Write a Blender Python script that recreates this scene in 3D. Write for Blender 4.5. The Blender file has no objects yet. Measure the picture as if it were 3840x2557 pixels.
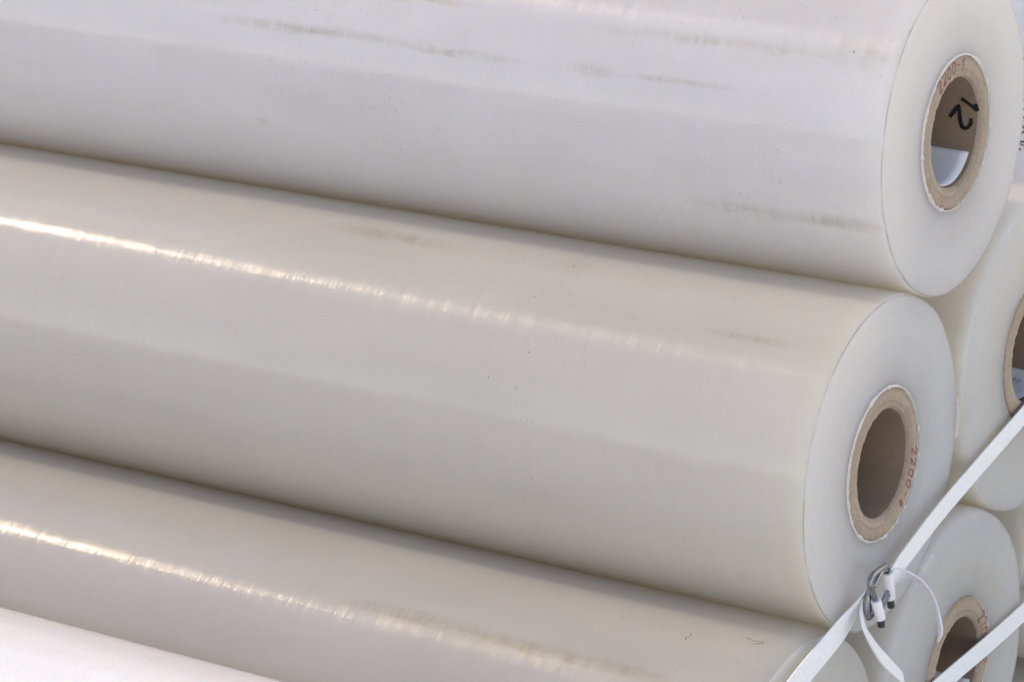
import bpy, bmesh, math, random
from mathutils import Vector, Matrix, noise

random.seed(7)
C = bpy.context.scene.collection
sc = bpy.context.scene
R = 0.11                       # nominal roll radius in metres; layout below is in units of R
Z0 = 2.74                      # ground lies 2.74 R below the axis of the middle roll

def W(x, y, z):
    return Vector((x * R, y * R, (z + Z0) * R))

# ------------------------------------------------------------------ camera
cam_d = bpy.data.cameras.new("camera")
cam = bpy.data.objects.new("camera", cam_d)
C.objects.link(cam)
cam_d.sensor_width = 36.0
cam_d.lens = 3.12785 * 36.0
cam_d.clip_start = 0.05
cam_d.clip_end = 2000
yaw, pitch, roll = -0.5905866, -0.3805033, -0.0594464
f = Vector((math.cos(pitch) * math.sin(yaw), math.cos(pitch) * math.cos(yaw), math.sin(pitch)))
r0 = f.cross(Vector((0, 0, 1))).normalized()
u0 = r0.cross(f)
rr = math.cos(roll) * r0 + math.sin(roll) * u0
uu = -math.sin(roll) * r0 + math.cos(roll) * u0
m = Matrix((rr, uu, -f)).transposed().to_4x4()
m.translation = W(7.705577, -15.28737, 7.701541)
cam.matrix_world = m
cam_d.dof.use_dof = True
cam_d.dof.focus_distance = 19.2 * R
cam_d.dof.aperture_fstop = 14
sc.camera = cam

# ------------------------------------------------------------------ sky and sun
SUN_EL = math.radians(39)
sun_dir = Vector((-math.cos(SUN_EL), -0.01, math.sin(SUN_EL))).normalized()
w = bpy.data.worlds.new("World")
sc.world = w
w.use_nodes = True
nt = w.node_tree
sky = nt.nodes.new("ShaderNodeTexSky")
sky.sky_type = 'NISHITA'
sky.sun_disc = False
sky.sun_elevation = SUN_EL
sky.sun_rotation = math.radians(-90)
sky.air_density = 1.0
sky.dust_density = 0.3
sky.ozone_density = 1.0
bg = nt.nodes["Background"]
bg.inputs["Strength"].default_value = 0.15
nt.links.new(sky.outputs[0], bg.inputs["Color"])
sd = bpy.data.lights.new("sun", 'SUN')
sd.energy = 0.74
sd.angle = math.radians(1.0)
sd.color = (1.0, 0.975, 0.86)
so = bpy.data.objects.new("sun", sd)
so.rotation_euler = sun_dir.to_track_quat('Z', 'Y').to_euler()
C.objects.link(so)

sc.cycles.max_bounces = 16
sc.cycles.diffuse_bounces = 10
sc.cycles.glossy_bounces = 6
sc.view_settings.view_transform = 'Standard'
sc.view_settings.look = 'None'
sc.view_settings.gamma = 1.0
sc.view_settings.exposure = 1.33
sc.view_settings.use_white_balance = True
sc.view_settings.white_balance_temperature = 9150
sc.view_settings.white_balance_tint = 22

# ------------------------------------------------------------------ material helpers
class NT:
    def __init__(self, name):
        self.m = bpy.data.materials.new(name)
        self.m.use_nodes = True
        self.t = self.m.node_tree
        self.p = self.t.nodes["Principled BSDF"]
    def n(self, kind, **kw):
        nd = self.t.nodes.new(kind)
        for k, v in kw.items():
            setattr(nd, k, v)
        return nd
    def put(self, sock, v):
        if isinstance(v, bpy.types.NodeSocket):
            self.t.links.new(v, sock)
        else:
            sock.default_value = v
    def math(self, op, a, b=0.0, c=0.0, clamp=False):
        nd = self.n("ShaderNodeMath", operation=op, use_clamp=clamp)
        self.put(nd.inputs[0], a); self.put(nd.inputs[1], b); self.put(nd.inputs[2], c)
        return nd.outputs[0]
    def ramp(self, v, lo, hi, a=0.0, b=1.0):
        nd = self.n("ShaderNodeMapRange", interpolation_type='SMOOTHSTEP')
        self.put(nd.inputs[0], v)
        for i, q in zip((1, 2, 3, 4), (lo, hi, a, b)):
            nd.inputs[i].default_value = q
        return nd.outputs[0]
    def mix(self, f_, a, b):
        nd = self.n("ShaderNodeMix", data_type='RGBA')
        self.put(nd.inputs[0], f_); self.put(nd.inputs[6], a); self.put(nd.inputs[7], b)
        return nd.outputs[2]
    def vec(self, x, y, z=0.0):
        nd = self.n("ShaderNodeCombineXYZ")
        self.put(nd.inputs[0], x); self.put(nd.inputs[1], y); self.put(nd.inputs[2], z)
        return nd.outputs[0]
    def noise(self, v, scale, detail=3.0, rough=0.5):
        nd = self.n("ShaderNodeTexNoise")
        self.put(nd.inputs["Vector"], v)
        nd.inputs["Scale"].default_value = scale
        nd.inputs["Detail"].default_value = detail
        nd.inputs["Roughness"].default_value = rough
        return nd.outputs[0]
    def bump(self, h, strength, dist, prev=None):
        nd = self.n("ShaderNodeBump")
        nd.inputs["Strength"].default_value = strength
        nd.inputs["Distance"].default_value = dist
        self.put(nd.inputs["Height"], h)
        if prev is not None:
            self.put(nd.inputs["Normal"], prev)
        return nd.outputs[0]
    def glow(self, fac, col):
        """milky film passes some light: part of the surface scatters it through into the roll"""
        tr = self.n("ShaderNodeBsdfTranslucent")
        tr.inputs["Color"].default_value = col
        mx = self.n("ShaderNodeMixShader")
        mx.inputs[0].default_value = fac
        out = [n for n in self.t.nodes if n.type == 'OUTPUT_MATERIAL'][0]
        self.t.links.new(self.p.outputs[0], mx.inputs[1])
        self.t.links.new(tr.outputs[0], mx.inputs[2])
        self.t.links.new(mx.outputs[0], out.inputs[0])
    def cyl(self):
        """axial x and (arc length, radius) in units of R plus the angle in degrees"""
        tc = self.n("ShaderNodeTexCoord")
        s = self.n("ShaderNodeSeparateXYZ")
        self.put(s.inputs[0], tc.outputs["Object"])
        x = self.math('DIVIDE', s.outputs[0], R)
        ny = self.math('MULTIPLY', s.outputs[1], -1.0)
        ang = self.math('MULTIPLY', self.math('ARCTAN2', ny, s.outputs[2]), 180 / math.pi)
        r2 = self.math('ADD', self.math('MULTIPLY', s.outputs[1], s.outputs[1]), self.math('MULTIPLY', s.outputs[2], s.outputs[2]))
        rad = self.math('DIVIDE', self.math('SQRT', r2), R)
        return tc.outputs["Object"], x, ang, rad

def rgb(r, g, b):
    return (r, g, b, 1.0)

FILM = rgb(0.66, 0.64, 0.615)
def sss(t, wgt=1.0, scale=0.042):
    p = t.p
    p.inputs["Subsurface Weight"].default_value = wgt
    p.inputs["Subsurface Radius"].default_value = (1.0, 0.78, 0.50)
    p.inputs["Subsurface Scale"].default_value = scale
    p.inputs["IOR"].default_value = 1.52

def film_side(name, stains=(), seed=0.0, tint=(1.0, 1.0, 1.0), clear=0.33):
    """wrapped surface of a film roll: milky, glossy along the winding, dusty"""
    t = NT(name)
    obj, x, ang, rad = t.cyl()
    arc = t.math('MULTIPLY', ang, math.pi / 180)
    sx = t.math('ADD', x, seed)
    v = t.vec(sx, arc, seed)
    # tone drift of the film and faint bands of the winding
    tone = t.noise(t.vec(t.math('MULTIPLY', sx, 0.6), t.math('MULTIPLY', arc, 2.2), seed), 1.6, 4)
    band = t.noise(t.vec(t.math('MULTIPLY', sx, 14.0), t.math('MULTIPLY', arc, 0.35), seed), 1.0, 3)
    col = t.mix(t.ramp(tone, 0.35, 0.7), rgb(*[0.55 * c for c in tint]), rgb(*[0.52 * c for c in tint]))
    col = t.mix(t.math('MULTIPLY', t.ramp(band, 0.42, 0.7), 0.25), col, rgb(*[0.50 * c for c in tint]))
    grit = t.noise(t.vec(t.math('MULTIPLY', sx, 70.0), t.math('MULTIPLY', arc, 70.0), seed), 1.0, 3, 0.7)
    col = t.mix(t.math('MULTIPLY', t.ramp(grit, 0.52, 0.72), 0.22), col, rgb(0.40, 0.36, 0.30))
    # dusty rubbed stains: (x, angle, half length, half angle, strength)
    streak = t.noise(t.vec(t.math('MULTIPLY', sx, 30.0), t.math('MULTIPLY', arc, 3.0), seed), 1.0, 3, 0.6)
    cloud = t.noise(t.vec(t.math('MULTIPLY', sx, 4.0), t.math('MULTIPLY', arc, 16.0), seed), 1.0, 4, 0.6)
    total = None
    for (x0, a0, lx, la, st) in stains:
        dx = t.math('DIVIDE', t.math('SUBTRACT', x, x0), lx)
        da = t.math('DIVIDE', t.math('SUBTRACT', ang, t.math('MULTIPLY_ADD', cloud, 4.5, a0 - 2.25)), la * 1.3)
        d = t.math('SQRT', t.math('ADD', t.math('MULTIPLY', dx, dx), t.math('MULTIPLY', da, da)))
        k = t.math('MULTIPLY', t.ramp(d, 1.15, 0.0), min(1.0, st * 1.1))
        total = k if total is None else t.math('MAXIMUM', total, k)
    if total is not None:
        gate = t.math('MULTIPLY', t.ramp(streak, 0.30, 0.65, 0.35, 1.0), t.ramp(cloud, 0.25, 0.65, 0.35, 1.0))
        col = t.mix(t.math('MULTIPLY', total, gate), col, rgb(0.36, 0.32, 0.22))
    # loose dust: two sizes of small specks, in patches
    patch = t.ramp(t.noise(v, 1.1, 3), 0.35, 0.7)
    for sc_, size, thr, dark in ((23.0, 0.13, 0.62, rgb(0.36, 0.33, 0.28)), (6.0, 0.035, 0.66, rgb(0.14, 0.12, 0.10))):
        vo = t.n("ShaderNodeTexVoronoi", voronoi_dimensions='2D')
        t.put(vo.inputs["Vector"], v)
        vo.inputs["Scale"].default_value = sc_
        sep = t.n("ShaderNodeSeparateColor")
        t.put(sep.inputs[0], vo.outputs["Color"])
        rad_ = t.math('MULTIPLY', t.math('MULTIPLY_ADD', sep.outputs[1], 0.9, 0.35), size)
        near = t.math('MULTIPLY', t.math('SUBTRACT', rad_, vo.outputs["Distance"]), 3.0 / size, 0.0, True)
        on = t.ramp(t.math('MULTIPLY', sep.outputs[0], t.math('ADD', patch, 0.4)), thr + 0.3, thr + 0.42)
        col = t.mix(t.math('MULTIPLY', t.math('MULTIPLY', near, on), 0.6), col, dark)
    t.put(t.p.inputs["Base Color"], col)
    sss(t)
    # gloss: circumferential wind marks stretch the highlight along the roll
    rg = t.math('MULTIPLY_ADD', tone, 0.05, t.ramp(t.noise(t.vec(t.math('MULTIPLY', sx, 15.0), t.math('MULTIPLY', arc, 1.2), seed), 1.0, 6, 0.8), 0.42, 0.70, 0.115, 0.20))
    if total is not None:
        rg = t.math('MULTIPLY_ADD', total, 0.25, rg)
    t.put(t.p.inputs["Roughness"], rg)
    t.p.inputs["Specular IOR Level"].default_value = 0.66
    t.p.inputs["Anisotropic"].default_value = 0.82
    t.p.inputs["Anisotropic Rotation"].default_value = 0.25
    tg = t.n("ShaderNodeTangent", direction_type='RADIAL', axis='X')
    t.put(t.p.inputs["Tangent"], tg.outputs[0])
    ridge = t.noise(t.vec(t.math('MULTIPLY_ADD', arc, 2.5, t.math('MULTIPLY', sx, 18.0)), t.math('MULTIPLY', arc, 1.0), seed), 1.0, 6, 0.82)
    fine = t.noise(t.vec(t.math('MULTIPLY_ADD', arc, 3.5, t.math('MULTIPLY', sx, 40.0)), t.math('MULTIPLY', arc, 0.8), seed), 1.0, 2, 0.6)
    b1 = t.bump(t.math('MULTIPLY_ADD', fine, 0.45, ridge), 0.28, 0.0006)
    wave = t.noise(t.vec(t.math('MULTIPLY', sx, 1.3), t.math('MULTIPLY', arc, 9.0), seed), 1.0, 2)
    b2 = t.bump(wave, 0.12, 0.0012, b1)
    t.put(t.p.inputs["Normal"], b2)
    t.glow(clear, rgb(0.96, 0.88, 0.73))
    return t.m

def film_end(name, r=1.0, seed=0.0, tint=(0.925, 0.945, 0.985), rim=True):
    """slit face of a roll: the edges of hundreds of film layers"""
    t = NT(name)
    obj, x, ang, rad = t.cyl()
    ringn = t.noise(t.vec(t.math('MULTIPLY', rad, 42.0), seed), 1.0, 4, 0.7)
    col = t.mix(t.ramp(ringn, 0.4, 0.65), rgb(*tint), rgb(*[c * 0.95 for c in tint]))
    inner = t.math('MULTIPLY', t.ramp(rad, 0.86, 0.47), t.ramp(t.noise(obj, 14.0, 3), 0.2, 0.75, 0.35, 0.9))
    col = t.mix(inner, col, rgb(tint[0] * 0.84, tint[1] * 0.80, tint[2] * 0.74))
    if rim:      # thin darker brown line round the slit edge, uneven in strength
        uneven = t.ramp(t.noise(t.vec(ang, 0, seed), 0.10, 3), 0.3, 0.6, 0.35, 1.0)
        col = t.mix(t.math('MULTIPLY', t.ramp(rad, r * 0.983, r * 0.990), uneven), col, rgb(0.34, 0.29, 0.235))
    sc1 = t.noise(obj, 260.0, 3, 0.6)
    sc2 = t.noise(obj, 36.0, 2)
    scuff = t.math('MULTIPLY', t.ramp(sc1, 0.62, 0.72), t.ramp(sc2, 0.58, 0.70))
    col = t.mix(t.math('MULTIPLY', scuff, 0.9), col, rgb(0.98, 0.97, 0.96))
    t.put(t.p.inputs["Base Color"], col)
    sss(t)
    t.put(t.p.inputs["Roughness"], t.math('MULTIPLY_ADD', scuff, 0.2, 0.27))
    t.p.inputs["Specular IOR Level"].default_value = 0.9
    t.p.inputs["Anisotropic"].default_value = 0.8
    tg = t.n("ShaderNodeTangent", direction_type='RADIAL', axis='X')
    t.put(t.p.inputs["Tangent"], tg.outputs[0])
    b = t.bump(ringn, 0.05, 0.0005)
    t.put(t.p.inputs["Normal"], t.bump(scuff, 0.3, 0.0006, b))
    t.glow(0.46, rgb(0.97, 0.93, 0.85))
    return t.m

def cardboard(name, base=(0.40, 0.305, 0.225), seed=0.0):
    t = NT(name)
    obj, x, ang, rad = t.cyl()
    ply = t.noise(t.vec(t.math('MULTIPLY', rad, 60.0), t.math('MULTIPLY', ang, 0.004), seed), 1.0, 3)
    fib = t.noise(obj, 420.0, 4, 0.65)
    big = t.noise(obj, 40.0, 3)
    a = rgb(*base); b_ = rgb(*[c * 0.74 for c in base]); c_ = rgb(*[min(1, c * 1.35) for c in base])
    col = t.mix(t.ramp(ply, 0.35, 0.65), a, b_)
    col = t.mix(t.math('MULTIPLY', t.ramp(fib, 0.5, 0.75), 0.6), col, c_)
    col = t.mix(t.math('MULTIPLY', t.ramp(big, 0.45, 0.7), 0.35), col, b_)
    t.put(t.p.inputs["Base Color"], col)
    t.p.inputs["Roughness"].default_value = 0.85
    t.put(t.p.inputs["Normal"], t.bump(fib, 0.5, 0.0006))
    return t.m

def plain(name, col, rough=0.5, metal=0.0, nscale=200.0, namp=0.12, bump=0.2):
    t = NT(name)
    tc = t.n("ShaderNodeTexCoord")
    nz = t.noise(tc.outputs["Object"], nscale, 4, 0.6)
    t.put(t.p.inputs["Base Color"], t.mix(t.ramp(nz, 0.3, 0.7), rgb(*col), rgb(*[c * (1 - namp * 2) for c in col])))
    t.put(t.p.inputs["Roughness"], t.math('MULTIPLY_ADD', nz, 0.2, rough - 0.1))
    t.p.inputs["Metallic"].default_value = metal
    t.put(t.p.inputs["Normal"], t.bump(nz, bump, 0.0004))
    return t.m

def woven():
    t = NT("woven polyester")
    tc = t.n("ShaderNodeTexCoord")
    wv = t.n("ShaderNodeTexWave", wave_type='BANDS', bands_direction='DIAGONAL')
    t.put(wv.inputs["Vector"], tc.outputs["UV"])
    wv.inputs["Scale"].default_value = 2.0
    wv.inputs["Distortion"].default_value = 1.0
    nz = t.noise(tc.outputs["UV"], 3.0, 3)
    col = t.mix(t.ramp(nz, 0.35, 0.7), rgb(0.94, 0.93, 0.925), rgb(0.87, 0.86, 0.86))
    t.put(t.p.inputs["Base Color"], col)
    t.p.inputs["Roughness"].default_value = 0.55
    t.p.inputs["Subsurface Weight"].default_value = 0.3
    t.p.inputs["Subsurface Scale"].default_value = 0.002
    t.put(t.p.inputs["Normal"], t.bump(wv.outputs["Fac"], 0.25, 0.0003))
    return t.m

M_CORE = cardboard("core cardboard", (0.455, 0.345, 0.26))
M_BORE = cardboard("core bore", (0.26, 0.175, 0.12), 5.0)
M_RED = plain("red pen", (0.46, 0.06, 0.07), 0.6, namp=0.3)
M_BLACK = plain("black marker", (0.015, 0.014, 0.016), 0.5)
M_PAPER = plain("white paper", (0.91, 0.91, 0.925), 0.6, nscale=90, namp=0.04)
M_BLUE = plain("blue ink", (0.52, 0.54, 0.66), 0.6)
M_STRAP = woven()
M_WIRE = plain("galvanised wire", (0.40, 0.405, 0.42), 0.30, 1.0, 300, 0.15)
M_WDARK = plain("phosphate wire end", (0.10, 0.105, 0.11), 0.45, 0.6, 300, 0.2)
M_LINT = plain("dark lint", (0.28, 0.24, 0.20), 0.9)
M_BURR = plain("frayed film", (0.74, 0.66, 0.61), 0.45, nscale=500, namp=0.06)

# ------------------------------------------------------------------ mesh helpers
def link(name, me, parent=None, mats=(), smooth=True):
    for mt in mats:
        me.materials.append(mt)
    if smooth:
        for p in me.polygons:
            p.use_smooth = True
    o = bpy.data.objects.new(name, me)
    C.objects.link(o)
    if parent is not None:
        o.parent = parent
    return o

def lathe(prof, seg, jit=None, closed=False):
    """revolve (x, r, material) points in units of R about the local x axis"""
    vs, fs, ms = [], [], []
    n = len(prof)
    for i, (x, r, mt) in enumerate(prof):
        for k in range(seg):
            a = 2 * math.pi * k / seg
            dx, dr = jit(i, a) if jit else (0, 0)
            vs.append(((x + dx) * R, -math.sin(a) * (r + dr) * R, math.cos(a) * (r + dr) * R))
    for i in range(n if closed else n - 1):
        j = (i + 1) % n
        for k in range(seg):
            k2 = (k + 1) % seg
            fs.append((i * seg + k, j * seg + k, j * seg + k2, i * seg + k2))
            ms.append(prof[i][2])
    me = bpy.data.meshes.new("lathe")
    me.from_pydata(vs, [], fs)
    me.polygons.foreach_set("material_index", ms)
    bm = bmesh.new(); bm.from_mesh(me)
    bmesh.ops.recalc_face_normals(bm, faces=bm.faces)
    bm.to_mesh(me); bm.free()
    return me

def sharp(me, deg=35):
    bm = bmesh.new(); bm.from_mesh(me)
    for e in bm.edges:
        if len(e.link_faces) == 2 and e.calc_face_angle() > math.radians(deg):
            e.smooth = False
    bm.to_mesh(me); bm.free()

def dense(pts, step):
    out = []
    for a, b in zip(pts[:-1], pts[1:]):
        L = math.dist(a, b)
        n = max(1, int(L / step))
        out += [tuple(a[i] + (b[i] - a[i]) * k / n for i in range(len(a))) for k in range(n)]
    out.append(tuple(pts[-1]))
    return out

def strokes(lines, width, put, step=0.03):
    """flat pen strokes in a 2-d chart, mapped to space by put(u, v)"""
    vs, fs = [], []
    for ln in lines:
        ln = dense(ln, step)
        base = len(vs)
        for i, p in enumerate(ln):
            a = ln[max(0, i - 1)]; b = ln[min(len(ln) - 1, i + 1)]
            dx, dy = b[0] - a[0], b[1] - a[1]
            L = math.hypot(dx, dy) or 1
            h = width * 0.5 * (0.85 + 0.3 * random.random())
            nx, ny = -dy / L * h, dx / L * h
            vs.append(put(p[0] + nx, p[1] + ny)); vs.append(put(p[0] - nx, p[1] - ny))
        for i in range(len(ln) - 1):
            q = base + 2 * i
            fs.append((q, q + 1, q + 3, q + 2))
    me = bpy.data.meshes.new("strokes")
    me.from_pydata(vs, [], fs)
    return me

GLYPH = {
    '2': [[(0.05, 0.78), (0.25, 1.0), (0.6, 0.97), (0.72, 0.72), (0.45, 0.4), (0.05, 0.0), (0.75, 0.05)]],
    '0': [[(0.4, 1.0), (0.1, 0.8), (0.05, 0.3), (0.35, 0.0), (0.68, 0.22), (0.72, 0.75), (0.4, 1.0)]],
    '4': [[(0.45, 1.0), (0.05, 0.38), (0.75, 0.42)], [(0.55, 0.72), (0.48, -0.05)]],
    '1': [[(0.15, 0.72), (0.42, 1.0), (0.36, 0.0)]],
    '-': [[(0.1, 0.48), (0.65, 0.5)]],
}

def ring_text(text, a0, a1, r_in, r_out, x=0.0075):
    """handwriting round the cardboard end, clockwise from a0 to a1 (degrees)"""
    n = len(text)
    lines = []
    for i, ch in enumerate(text):
        for st in GLYPH[ch]:
            lines.append([((i + px * 0.92 + 0.04 + (py - 0.5) * 0.12), py + 0.06 * math.sin(i * 2.1)) for px, py in st])
    def put(u, v):
        a = math.radians(a0 + (a1 - a0) * u / n)
        r = r_in + (r_out - r_in) * v
        return (x * R, -math.sin(a) * r * R, math.cos(a) * r * R)
    me = strokes(lines, 0.085, put, 0.1)
    return me

# ------------------------------------------------------------------ a roll of film
RO, RI = 0.463, 0.3255
def thing(name, label, cat, loc, group=None):
    o = bpy.data.objects.new(name, None)
    o.empty_display_size = 0.03
    o.location = loc
    C.objects.link(o)
    o["label"] = label; o["category"] = cat
    if group: o["group"] = group
    return o

LEN = 15.5
def film_roll(x, y, z, r, label, stains=(), clear=0.33, seed=0.0, paper=None, text=None, number=None, burr=False, seg=224, bev=0.012, face=(0.925, 0.945, 0.985), tint=(1.37, 1.375, 1.42)):
    root = thing("film_roll", label, "film roll", W(x, y, z - r), "film rolls stacked in the strapped pile")
    up = (0, 0, r * R)
    def jit(i, a):
        if 2 <= i <= 9:
            q = Vector((math.cos(a) * 5, math.sin(a) * 5, seed))
            q2 = Vector((math.cos(a) * 22, math.sin(a) * 22, seed + 3))
            e = noise.noise(q) * 0.004 + max(0, noise.noise(q2) - 0.25) * -0.02 * (1 if i in (4, 5) else 0)
            return (e, (noise.noise(q) * 0.0025))
        return (0, 0)
    prof = [(-LEN, RO - 0.002, 0), (-LEN, r, 0), (-0.5, r, 0), (-bev * 1.6 - 0.03, r, 0), (-bev * 0.62, r - bev * 0.08, 0), (-bev * 0.18, r - bev * 0.36, 1), (0.0, r - bev, 1)]
    prof += [(0.0, r - bev - 0.02, 1), (0.0, r * 0.75, 1), (0.0, 0.56, 1), (0.0, RO + 0.004, 1), (-0.03, RO + 0.002, 1), (-0.5, RO - 0.002, 1)]
    me = lathe(prof, seg, jit)
    sharp(me, 40)
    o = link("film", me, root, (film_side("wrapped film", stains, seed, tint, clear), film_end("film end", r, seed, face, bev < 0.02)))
    o.location = up
    def cj(i, a):
        q = Vector((math.cos(a) * 9, math.sin(a) * 9, seed + 1))
        if i in (2, 3): return (noise.noise(q) * 0.004, noise.noise(q * 2.5) * 0.006)
        if i in (1, 4): return (noise.noise(q) * 0.003, noise.noise(q * 1.3) * 0.003)
        return (0, 0)
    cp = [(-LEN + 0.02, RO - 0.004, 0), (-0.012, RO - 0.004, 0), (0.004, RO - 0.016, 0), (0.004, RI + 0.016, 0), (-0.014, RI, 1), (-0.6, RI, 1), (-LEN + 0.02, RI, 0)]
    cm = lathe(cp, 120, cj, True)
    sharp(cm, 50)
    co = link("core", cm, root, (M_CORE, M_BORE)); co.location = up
    if burr:      # torn film curling round the cardboard
        vs, fs = [], []
        n = 260
        for k in range(n):
            a = 2 * math.pi * k / n
            g = noise.noise(Vector((math.cos(a) * 14, math.sin(a) * 14, seed + 8)))
            g2 = noise.noise(Vector((math.cos(a) * 3, math.sin(a) * 3, seed + 5)))
            wd = max(0.0015, 0.002 + 0.022 * max(0, g) + 0.010 * g2)
            hx = 0.008 + 0.03 * max(0, g) * random.random()
            for rr_, xx in ((RO + 0.003 + wd * 0.6, 0.0015), (RO - 0.001, hx), (RO - 0.006 - wd * 0.55, 0.0075 + hx * 0.25)):
                vs.append((xx * R, -math.sin(a) * rr_ * R, math.cos(a) * rr_ * R))
        for k in range(n):
            k2 = (k + 1) % n
            for j in (0, 1):
                fs.append((k * 3 + j, k * 3 + j + 1, k2 * 3 + j + 1, k2 * 3 + j))
        bme = bpy.data.meshes.new("burr"); bme.from_pydata(vs, [], fs)
        b = link("film_fringe", bme, co, (M_BURR,))
    if paper:     # white slip stuck inside the cardboard tube
        x0, x1, a0, a1 = paper
        vs, fs = [], []
        nx, na = 8, 20
        for i in range(nx + 1):
            for j in range(na + 1):
                fx = i / nx; fa = j / na
                a = math.radians(a0 + (a1 - a0) * fa + (fx - 0.5) * -2.5)
                lift = 0.004 + 0.012 * max(0, fx - 0.75) * 4 * (0.3 + fa * 0.3)
                rr_ = RI - lift
                vs.append(((x0 + (x1 - x0) * fx) * R, -math.sin(a) * rr_ * R, math.cos(a) * rr_ * R))
        for i in range(nx):
            for j in range(na):
                q = i * (na + 1) + j
                fs.append((q, q + 1, q + na + 2, q + na + 1))
        pme = bpy.data.meshes.new("paper"); pme.from_pydata(vs, [], fs)
        po = link("paper_slip", pme, co, (M_PAPER,))
        po["label"] = "white paper slip stuck inside the tube"
        sol = po.modifiers.new("thickness", 'SOLIDIFY'); sol.thickness = 0.0003
        ln = []
        rnd = random.Random(seed)
        for k in range(0 if number else 4):   # faint pen marks on the slip
            px = x0 + (x1 - x0) * rnd.uniform(0.45, 0.9); pa = a0 + (a1 - a0) * rnd.uniform(0.06, 0.5)
            ln.append([(px, pa * 0.01), (px + rnd.uniform(-.05, .05), pa * 0.01 + rnd.uniform(-.08, .08)), (px + rnd.uniform(-.05, .05), pa * 0.01 + rnd.uniform(-.1, .1))])
        def putp(u, v):
            a = math.radians(v * 100); rr_ = RI - 0.02
            return (u * R, -math.sin(a) * rr_ * R, math.cos(a) * rr_ * R)
        if ln: link("pen_mark", strokes(ln, 0.012, putp), co, (M_BLUE,))
    if text:
        tx, a0, a1, ri, ro = text
        link("handwriting", ring_text(tx, a0, a1, ri, ro), co, (M_RED,))["label"] = "red handwriting on the cardboard end"
    if number:
        k = math.pi / 180 * RI
        lines = [[(p[0], p[1] * k) for p in ln] for ln in number]
        def put(u, v):
            a = v / RI; rr_ = RI - 0.0025
            return (u * R, -math.sin(a) * rr_ * R, math.cos(a) * rr_ * R)
        link("marker_number", strokes(lines, 0.026, put, 0.01), co, (M_BLACK,))["label"] = "black number 12 inside the tube"
    return root

# ------------------------------------------------------------------ ground
def ground():
    t = NT("concrete")
    tc = t.n("ShaderNodeTexCoord")
    big = t.noise(tc.outputs["Object"], 0.8, 5, 0.6)
    fine = t.noise(tc.outputs["Object"], 60.0, 4, 0.65)
    col = t.mix(t.ramp(big, 0.35, 0.65), rgb(0.70, 0.665, 0.61), rgb(0.61, 0.58, 0.53))
    col = t.mix(t.math('MULTIPLY', t.ramp(fine, 0.4, 0.7), 0.4), col, rgb(0.72, 0.69, 0.64))
    t.put(t.p.inputs["Base Color"], col)
    t.p.inputs["Roughness"].default_value = 0.85
    t.put(t.p.inputs["Normal"], t.bump(fine, 0.4, 0.003))
    me = bpy.data.meshes.new("ground")
    s = 600
    me.from_pydata([(-s, -s, 0), (s, -s, 0), (s, s, 0), (-s, s, 0)], [], [(0, 1, 2, 3)])
    o = link("ground", me, None, (t.m,))
    o["kind"] = "structure"; o["label"] = "grey concrete yard under the rolls"
ground()

# ------------------------------------------------------------------ added cover, out of view, to block skylight above the pile
def shade_roof():
    mt = plain("sheet steel", (0.30, 0.31, 0.32), 0.5, 0.2, 6.0)
    bm = bmesh.new()
    x0, x1, y0, y1, zr = -2.5, -0.2, -0.5, 2.2, 3.45
    n = 84
    def zz(i): return zr + 0.018 * (1, 1, -1, -1)[i % 4]
    top, bot = [], []
    for i in range(n + 1):
        xx = x0 + (x1 - x0) * i / n
        for y, dz in ((y0, -0.25), (y1, 0.0)):
            top.append(bm.verts.new((xx, y, zz(i) + dz + 0.25)))
    for i in range(n):
        bm.faces.new((top[2 * i], top[2 * i + 2], top[2 * i + 3], top[2 * i + 1]))
    me = bpy.data.meshes.new("shade_roof"); bm.to_mesh(me); bm.free()
    o = link("shade_roof", me, None, (mt,), False)
    o.modifiers.new("sheet", 'SOLIDIFY').thickness = 0.004
    o["kind"] = "structure"; o["label"] = "added grey sheet cover, out of view, shading the pile"
    pb = bmesh.new()
    for px in (x0 + 0.1, x1 - 0.1):
        bmesh.ops.create_cube(pb, size=1.0, matrix=Matrix.Translation((px, y1 - 0.1, 1.84)) @ Matrix.Diagonal((0.09, 0.09, 3.68, 1)))
    me = bpy.data.meshes.new("shade_roof_post"); pb.to_mesh(me); pb.free()
    link("shade_roof_post", me, o, (mt,), False)
shade_roof()

def added_wall():  # added out of view to shape what the glossy film reflects
    mt = plain("painted concrete", (0.74, 0.745, 0.76), 0.8, 0.0, 3.0)
    bm = bmesh.new()
    bmesh.ops.create_cube(bm, size=1.0, matrix=Matrix.Translation((-6.0, -7.0, 0.6)) @ Matrix.Diagonal((34.0, 0.25, 1.2, 1)))
    bmesh.ops.create_cube(bm, size=1.0, matrix=Matrix.Translation((-6.0, -7.0, 1.235)) @ Matrix.Diagonal((34.1, 0.34, 0.07, 1)))
    bmesh.ops.bevel(bm, geom=bm.edges[:], offset=0.012, segments=2, affect='EDGES')
    me = bpy.data.meshes.new("reflection_wall"); bm.to_mesh(me); bm.free()
    o = link("reflection_wall", me, None, (mt,), False)
    o["kind"] = "structure"; o["label"] = "pale grey barrier added out of view for the film to reflect"
added_wall()

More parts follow.
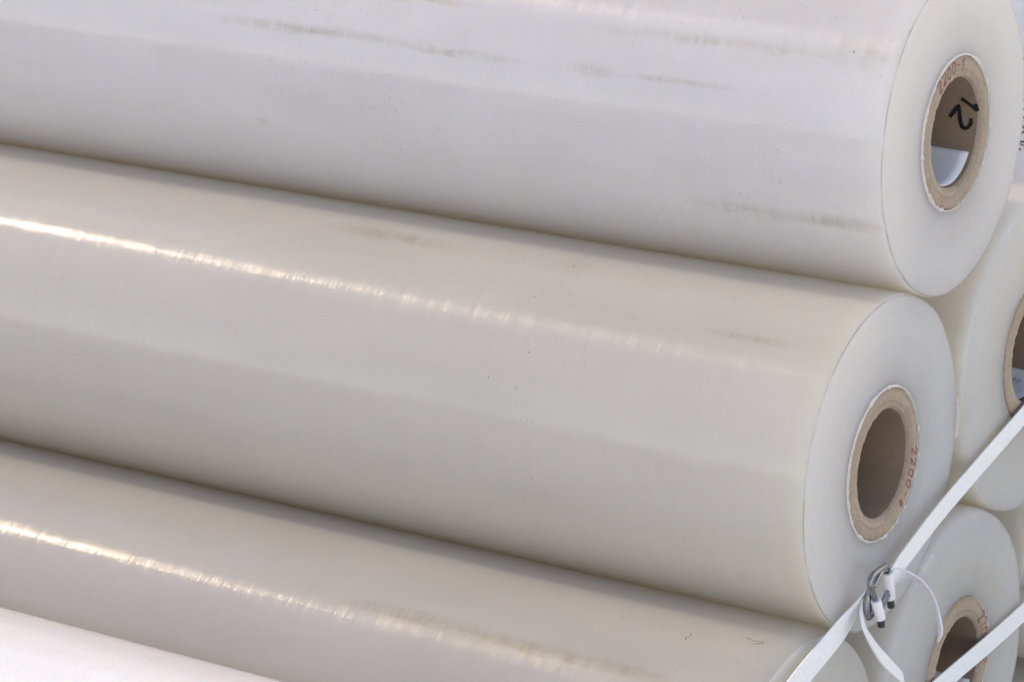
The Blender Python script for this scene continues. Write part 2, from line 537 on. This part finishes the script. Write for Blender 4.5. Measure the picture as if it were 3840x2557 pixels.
# ------------------------------------------------------------------ the pile
roll_top = film_roll(0.017, 0.963, 1.731, 0.975,
    "topmost film roll with black 12 inside its cardboard core", seed=11.3, burr=True,
    stains=[(-4.0, 64.5, 1.0, 2.2, 0.55), (-2.9, 65.5, 0.5, 1.4, 0.5), (-3.3, 47.5, 0.5, 1.6, 0.6), (-1.1, 49.5, 1.1, 2.2, 0.38), (-0.2, 47.0, 0.35, 6.0, 0.35),
            (-1.35, 65.5, 0.45, 1.3, 0.55), (-1.95, 65.5, 0.22, 2.5, 0.4), (-0.85, 108.3, 0.5, 2.8, 0.5), (-0.3, 107.5, 0.4, 3.0, 0.6), (-4.37, 102, 0.05, 1.6, 0.35)],
    paper=(-0.55, -0.035, -127.5, -216), text=("2200-1", 36, -19, 0.365, 0.442),
    number=[[(-0.192, -94.4), (-0.132, -80), (-0.128, -90), (-0.124, -97), (-0.108, -103), (-0.088, -104.5), (-0.068, -102.5), (-0.052, -97.5), (-0.055, -92.8)],
            [(-0.108, -71.1), (-0.051, -78.1), (-0.012, -83.5)], [(-0.02, -75.5), (-0.012, -84)]])
roll_mid = film_roll(0.0, 0.0, 0.0, 1.0,
    "film roll directly under the topmost one, red 2200-4 on its core", seed=4.7, tint=(1.24, 1.205, 1.115), burr=True,
    stains=[(-3.3, 10.8, 0.55, 4.0, 0.55), (-0.57, 29.3, 0.35, 1.4, 0.5), (-1.95, 10.1, 0.2, 3.5, 0.3)],
    text=("2200-4", -97, -153, 0.372, 0.444))
roll_low = film_roll(-0.011, -1.067, -1.694, 1.003,
    "film roll under the buckle, third down in the pile", face=(0.96, 0.94, 0.90), seed=27.9, tint=(1.15, 1.11, 1.02), bev=0.11,
    stains=[(-2.25, 29.0, 0.7, 3.4, 0.7), (-1.45, 30.0, 0.75, 3.2, 0.9), (-0.9, 29.0, 0.45, 2.6, 0.65), (-4.6, 31, 0.4, 2.0, 0.3)])
roll_back = film_roll(0.03, 2.06, -0.05, 1.035,
    "film roll behind the upper strap, cut by the right edge of the picture", tint=(1.5, 1.46, 1.40), face=(0.96, 0.94, 0.90), seed=41.2, bev=0.045,
    paper=(-0.5, -0.06, -137, -222))
roll_low_back = film_roll(0.019, 0.947, -1.78, 1.012,
    "film roll whose brown core sits behind the lower strap", face=(0.96, 0.94, 0.90), seed=53.6, bev=0.07,
    paper=(-0.45, -0.03, -128, -215), text=("2200-2", -55, -112, 0.355, 0.448))
roll_front = film_roll(0.0, -3.071, -1.674, 1.0,
    "bright front film roll in the bottom left corner of the pile", seed=66.4, clear=0.06, tint=(1.66, 1.63, 1.58))
roll_far = film_roll(-0.08, 3.2, -1.74, 1.0,
    "film roll furthest back, a sliver showing between two others at the right edge", face=(0.96, 0.94, 0.90), seed=78.8)

# a torn sliver of film standing off the middle roll's rim
def sliver(parent, r, a0, a1):
    vs, fs = [], []
    n = 14
    for k in range(n + 1):
        a = math.radians(a0 + (a1 - a0) * k / n)
        w_ = 0.4 * math.sin(math.pi * k / n) ** 0.7 * (0.7 + 0.5 * random.random())
        for x_, q in ((-0.01, 0.997), (0.004, 1.004 + 0.012 * w_), (0.006 + 0.022 * w_, 1.006 + 0.028 * w_)):
            vs.append((x_ * R, -math.sin(a) * r * q * R, math.cos(a) * r * q * R))
    for k in range(n):
        for j in (0, 1):
            fs.append((k * 3 + j, k * 3 + j + 1, k * 3 + j + 4, k * 3 + j + 3))
    me = bpy.data.meshes.new("sliver"); me.from_pydata(vs, [], fs)
    o = link("torn_film_edge", me, parent, (M_BURR,)); o.location = (0, 0, r * R)
sliver(roll_mid, 1.0, -88, -103)

# lint and hairs lying on the film
def lint(parent, r, marks):
    def put(u, v):
        aa = v / r
        return (u * R, -math.sin(aa) * (r + 0.004) * R, math.cos(aa) * (r + 0.004) * R)
    for (x, a, pts) in marks:
        o = link("lint", strokes([[(x + px * 0.6, math.radians(a) * r + py * 0.6) for px, py in pts]], 0.0055, put, 0.01), parent, (M_LINT,))
        o.location = (0, 0, r * R)
lint(roll_low, 1.003, [(-0.62, 9.0, [(0, -.05), (.015, -.01), (-.01, .03), (0.005, .07)]),
                       (-0.25, 2.0, [(-.10, .02), (-.05, .03), (0, .05), (.05, .03), (.10, .035)]), (-0.2, 2.0, [(-.06, .10), (0, .06), (.02, .04)])])
lint(roll_mid, 1.0, [(-2.14, 60.2, [(0, -.008), (0.003, .012)]), (-1.94, 61.7, [(0, -.008), (.004, .012)]), (-1.92, 49.3, [(0, -.008), (.003, .01)]), (-1.95, 10.1, [(0, -.01), (.002, .014)])])
lint(roll_top, 0.975, [(-0.29, 47.4, [(0, -.014), (0.004, .014)])])

# ------------------------------------------------------------------ straps
def ribbon(name, path, wid, thick=0.008, parent=None, mat=M_STRAP):
    """path: list of (centre, width direction); a woven band with real thickness"""
    n = len(path)
    vs, fs, uv = [], [], []
    s = 0.0
    for i, (c, wd) in enumerate(path):
        c = Vector(c)
        a = Vector(path[max(0, i - 1)][0]); b = Vector(path[min(n - 1, i + 1)][0])
        t = (b - a).normalized()
        wd = Vector(wd); wd = (wd - t * wd.dot(t)).normalized()
        nn = t.cross(wd).normalized()
        if i: s += (c - Vector(path[i - 1][0])).length
        for (sw, sn) in ((-1, -1), (-0.6, -1.15), (0.6, -1.15), (1, -1), (1, 1), (0.6, 1.15), (-0.6, 1.15), (-1, 1)):
            q = c + wd * (wid / 2 * sw) + nn * (thick / 2 * sn)
            vs.append(q * R); uv.append((s * 12, sw * wid * 6))
    for i in range(n - 1):
        for k in range(8):
            k2 = (k + 1) % 8
            fs.append((i * 8 + k, i * 8 + k2, (i + 1) * 8 + k2, (i + 1) * 8 + k))
    fs.append(tuple(range(7, -1, -1))); fs.append(tuple((n - 1) * 8 + k for k in range(8)))
    me = bpy.data.meshes.new(name)
    me.from_pydata(vs, [], fs)
    ul = me.uv_layers.new(name="uv")
    for lp in me.loops:
        ul.data[lp.index].uv = uv[lp.vertex_index]
    bm = bmesh.new(); bm.from_mesh(me); bmesh.ops.recalc_face_normals(bm, faces=bm.faces); bm.to_mesh(me); bm.free()
    sharp(me, 50)
    return link(name, me, parent, (mat,))

def edge_ribbon(name, keys, n, thick, parent):
    """woven band given by its two selvedges; keys are (ax, ay, az, bx, by, bz)"""
    rows = spline(keys, n)
    rows = [(Vector(k[:3]), Vector(k[3:])) for k in rows]
    wid = sum((a - b).length for a, b in rows) / len(rows)
    return ribbon(name, [((a + b) / 2, a - b) for a, b in rows], wid, thick, parent)

def spline(keys, n):
    """Catmull-Rom through tuples of any length"""
    out = []
    k = [keys[0]] + list(keys) + [keys[-1]]
    for i in range(1, len(k) - 2):
        for j in range(n):
            t = j / n
            out.append(tuple(0.5 * ((2 * b) + (-a + c) * t + (2 * a - 5 * b + 4 * c - d) * t * t + (-a + 3 * b - 3 * c + d) * t ** 3)
                             for a, b, c, d in zip(k[i - 1], k[i], k[i + 1], k[i + 2])))
    out.append(tuple(keys[-1]))
    return out

def tube(name, pts, rad, parent, mat, seg=10):
    pts = [Vector(p) for p in pts]
    vs, fs = [], []
    n = len(pts)
    ref = Vector((0.3, 0.2, 0.9))
    for i, p in enumerate(pts):
        t = (pts[min(n - 1, i + 1)] - pts[max(0, i - 1)]).normalized()
        a = t.cross(ref)
        if a.length < 0.1: a = t.cross(Vector((1, 0, 0)))
        a.normalize(); b = t.cross(a)
        for k in range(seg):
            an = 2 * math.pi * k / seg
            vs.append((p + (a * math.cos(an) + b * math.sin(an)) * rad) * R)
    for i in range(n - 1):
        for k in range(seg):
            k2 = (k + 1) % seg
            fs.append((i * seg + k, i * seg + k2, (i + 1) * seg + k2, (i + 1) * seg + k))
    fs.append(tuple(range(seg - 1, -1, -1))); fs.append(tuple((n - 1) * seg + k for k in range(seg)))
    me = bpy.data.meshes.new(name)
    me.from_pydata(vs, [], fs)
    bm = bmesh.new(); bm.from_mesh(me); bmesh.ops.recalc_face_normals(bm, faces=bm.faces); bm.to_mesh(me); bm.free()
    sharp(me, 50)
    return link(name, me, parent, (mat,))

SW = 0.134
ZB = (0, 0, 1)
strap_a = thing("strap", "white woven strap with the wire buckle and loose tails", "strap", W(0, 0, 0), "white straps round the pile")
# right part: from the back of the pile across the two faces to the buckle
pa = [((-1.2, 3.08, -0.20), ZB), ((-0.3, 3.10, -0.20), ZB), ((0.03, 3.04, -0.21), ZB), ((0.07, 2.9, -0.23), ZB)]
pa += [((0.072, 1.9, -0.378), ZB), ((0.072, 0.72, -0.532), ZB), ((0.085, 0.1, -0.632), ZB), ((0.10, -0.06, -0.655), ZB), ((0.105, -0.16, -0.69), (0, 0.1, 1))]
ribbon("strap_band", [(p[:3], p[3:]) for p in spline([a + b for a, b in pa], 8)], SW, parent=strap_a)
# left part: twisted out of the buckle, flat across the front roll's face, then round its side
pb = [(0.1, -0.461, -0.611, 0.052, -0.346, -0.691), (0.085, -0.506, -0.64, 0.045, -0.395, -0.729), (0.065, -0.581, -0.676, 0.046, -0.476, -0.779), (0.05, -0.742, -0.714, 0.06, -0.632, -0.812),
      (0.045, -0.961, -0.762, 0.057, -0.836, -0.84), (0.043, -1.263, -0.818, 0.053, -1.129, -0.88), (0.043, -1.80, -0.905, 0.047, -1.70, -1.012), (0.042, -2.8, -1.0, 0.042, -2.78, -1.145), (0.04, -3.9, -1.16, 0.04, -3.9, -1.308),
      (0.02, -4.02, -1.18, 0.02, -4.02, -1.328), (-0.1, -4.04, -1.185, -0.1, -4.06, -1.333), (-1.5, -4.04, -1.19, -1.5, -4.06, -1.338)]
edge_ribbon("strap_band", pb, 8, 0.008, strap_a)

buckle = bpy.data.objects.new("wire_buckle", None); C.objects.link(buckle); buckle.parent = strap_a
buckle["label"] = "bent galvanised wire buckle"
wr = 0.0175
outer = [(0.165, -0.376, -0.835), (0.165, -0.388, -0.775), (0.16, -0.442, -0.640), (0.16, -0.478, -0.575), (0.158, -0.500, -0.520), (0.155, -0.470, -0.487), (0.15, -0.40, -0.490), (0.135, -0.30, -0.512),
         (0.12, -0.22, -0.535), (0.105, -0.182, -0.575), (0.10, -0.160, -0.660), (0.10, -0.130, -0.79), (0.10, -0.121, -0.842)]
tube("buckle_wire", spline(outer, 8), wr, buckle, M_WIRE)
inner = [(0.125, -0.435, -0.55), (0.13, -0.40, -0.585), (0.13, -0.36, -0.565), (0.125, -0.31, -0.548), (0.115, -0.25, -0.55), (0.11, -0.19, -0.575)]
tube("buckle_wire", spline(inner, 8), wr * 0.9, buckle, M_WIRE)
loop = [(0.12, -0.432, -0.60), (0.118, -0.458, -0.66), (0.116, -0.458, -0.73), (0.115, -0.437, -0.772), (0.118, -0.405, -0.760), (0.12, -0.400, -0.70), (0.125, -0.412, -0.63)]
tube("buckle_wire", spline(loop, 8), wr * 1.1, buckle, M_WIRE)
tube("buckle_wire", spline([(0.13, -0.345, -0.765), (0.122, -0.28, -0.748), (0.112, -0.20, -0.728), (0.105, -0.15, -0.715)], 6), wr * 0.8, buckle, M_WIRE)
tube("buckle_wire", spline([(0.13, -0.335, -0.800), (0.122, -0.27, -0.775), (0.112, -0.19, -0.752), (0.105, -0.14, -0.735)], 6), wr * 0.8, buckle, M_WIRE)
for a_, b_ in (((0.1655, -0.383, -0.802), (0.165, -0.375, -0.845)), ((0.1005, -0.128, -0.80), (0.10, -0.1195, -0.85)), ((0.108, -0.200, -0.545), (0.104, -0.176, -0.590))):
    tube("wire_end", [a_, tuple((p + q) / 2 for p, q in zip(a_, b_)), b_], wr * 1.25, buckle, M_WDARK)
# strap turned round the two bars
def wrapped(a, b, rad):
    a, b = Vector(a), Vector(b)
    d = (b - a).normalized()
    return tube("strap_loop", [a, a + d * 0.004, (a + b) / 2, b - d * 0.004, b], rad, strap_a, M_STRAP, 14)
wrapped((0.161, -0.438, -0.648), (0.166, -0.388, -0.786), 0.031)
wrapped((0.102, -0.172, -0.600), (0.10, -0.132, -0.785), 0.036)
# tails
tr = [(0.1, -0.133, -0.611, 0.103, -0.081, -0.719), (0.14, -0.082, -0.62, 0.123, -0.02, -0.721), (0.2, -0.058, -0.637, 0.163, 0.025, -0.716), (0.27, -0.054, -0.671, 0.225, 0.031, -0.742), (0.34, -0.081, -0.718, 0.289, 0.006, -0.784),
      (0.4, -0.132, -0.761, 0.346, -0.043, -0.821), (0.45, -0.193, -0.806, 0.393, -0.104, -0.863), (0.48, -0.229, -0.851, 0.418, -0.144, -0.908), (0.5, -0.272, -0.889, 0.438, -0.19, -0.951)]
edge_ribbon("strap_tail", tr, 8, 0.010, strap_a)
tl = [(0.09, -0.465, -0.666, 0.052, -0.361, -0.714), (0.11, -0.522, -0.693, 0.075, -0.421, -0.747), (0.14, -0.581, -0.71, 0.106, -0.479, -0.764), (0.17, -0.611, -0.761, 0.14, -0.505, -0.809), (0.19, -0.593, -0.829, 0.17, -0.486, -0.88),
      (0.21, -0.522, -0.951, 0.194, -0.413, -0.998), (0.21, -0.382, -1.097, 0.188, -0.272, -1.14), (0.2, -0.233, -1.233, 0.167, -0.125, -1.273), (0.19, -0.17, -1.31, 0.153, -0.069, -1.363), (0.18, -0.15, -1.42, 0.14, -0.05, -1.47)]
tl = [k[:3] + tuple(a + (b - a) * 0.72 for a, b in zip(k[:3], k[3:])) for k in tl]
edge_ribbon("strap_tail", tl, 8, 0.010, strap_a)

strap_b = thing("strap", "lower white woven strap crossing in front of the brown core", "strap", W(0, 0, 0), "white straps round the pile")
pc = [((-1.5, 4.22, -1.80), ZB), ((-0.2, 4.22, -1.80), ZB), ((0.0, 4.15, -1.80), ZB), ((0.05, 4.0, -1.80), ZB), ((0.05, 1.9, -1.804), ZB), ((0.05, 0.7, -1.745), ZB), ((0.05, -1.0, -1.66), ZB), ((0.05, -2.8, -1.60), ZB),
      ((0.05, -4.0, -1.60), ZB), ((0.0, -4.08, -1.60), ZB), ((-0.2, -4.085, -1.60), ZB), ((-1.5, -4.085, -1.60), ZB)]
ribbon("strap_band", [(p[:3], p[3:]) for p in spline([a + b for a, b in pc], 6)], SW * 1.02, parent=strap_b)

# ------------------------------------------------------------------ carton behind the pile
def carton():
    x0, x1, y0, y1, zt = -2.9, 0.5, 4.3, 7.0, 2.75
    root = thing("carton", "brown cardboard carton with a white printed sheet, behind the top roll", "box", W(0, 0, -Z0))
    mt = cardboard("carton board", (0.50, 0.37, 0.26), 9.0)
    def box(name, a, b, mat, parent, bev=0.02):
        bm = bmesh.new()
        bmesh.ops.create_cube(bm, size=1.0)
        for v in bm.verts:
            v.co = Vector([(a[i] + (b[i] - a[i]) * (v.co[i] + 0.5)) * R for i in range(3)])
        if bev: bmesh.ops.bevel(bm, geom=bm.edges[:], offset=bev * R, segments=2, affect='EDGES')
        me = bpy.data.meshes.new(name); bm.to_mesh(me); bm.free()
        return link(name, me, parent, (mat,), False)
    box("carton_body", (x0, y0, 0.0), (x1, y1, zt + Z0), mt, root)
    sh = box("printed_sheet", (x0 + 0.3, y0 - 0.012, 0.19 + Z0), (x1 - 0.3, y0 - 0.002, zt + Z0 - 0.15), M_PAPER, root, 0)
    cu = bpy.data.curves.new("print", 'FONT')
    cu.body = "N U:N H I X I/:"
    cu.size = 0.115 * R * 1.15
    cu.space_character = 0.92
    to = bpy.data.objects.new("tmp", cu)
    C.objects.link(to)
    bpy.context.view_layer.update()
    me = bpy.data.meshes.new_from_object(to.evaluated_get(bpy.context.evaluated_depsgraph_get()))
    bpy.data.objects.remove(to)
    bpy.data.curves.remove(cu)
    xs = [v.co.x for v in me.vertices]
    ln = max(xs)
    # reads downwards, its last sign lowest; letters stand sideways
    for v in me.vertices:
        u, h = v.co.x - ln, v.co.y
        zz = 0.445 * R - u
        v.co = Vector(((-1.075 * R) + h + 0.05 * (zz - 0.445 * R), (y0 - 0.0145) * R, zz + Z0 * R))
    link("printed_text", me, sh, (M_BLACK,), False)
carton()
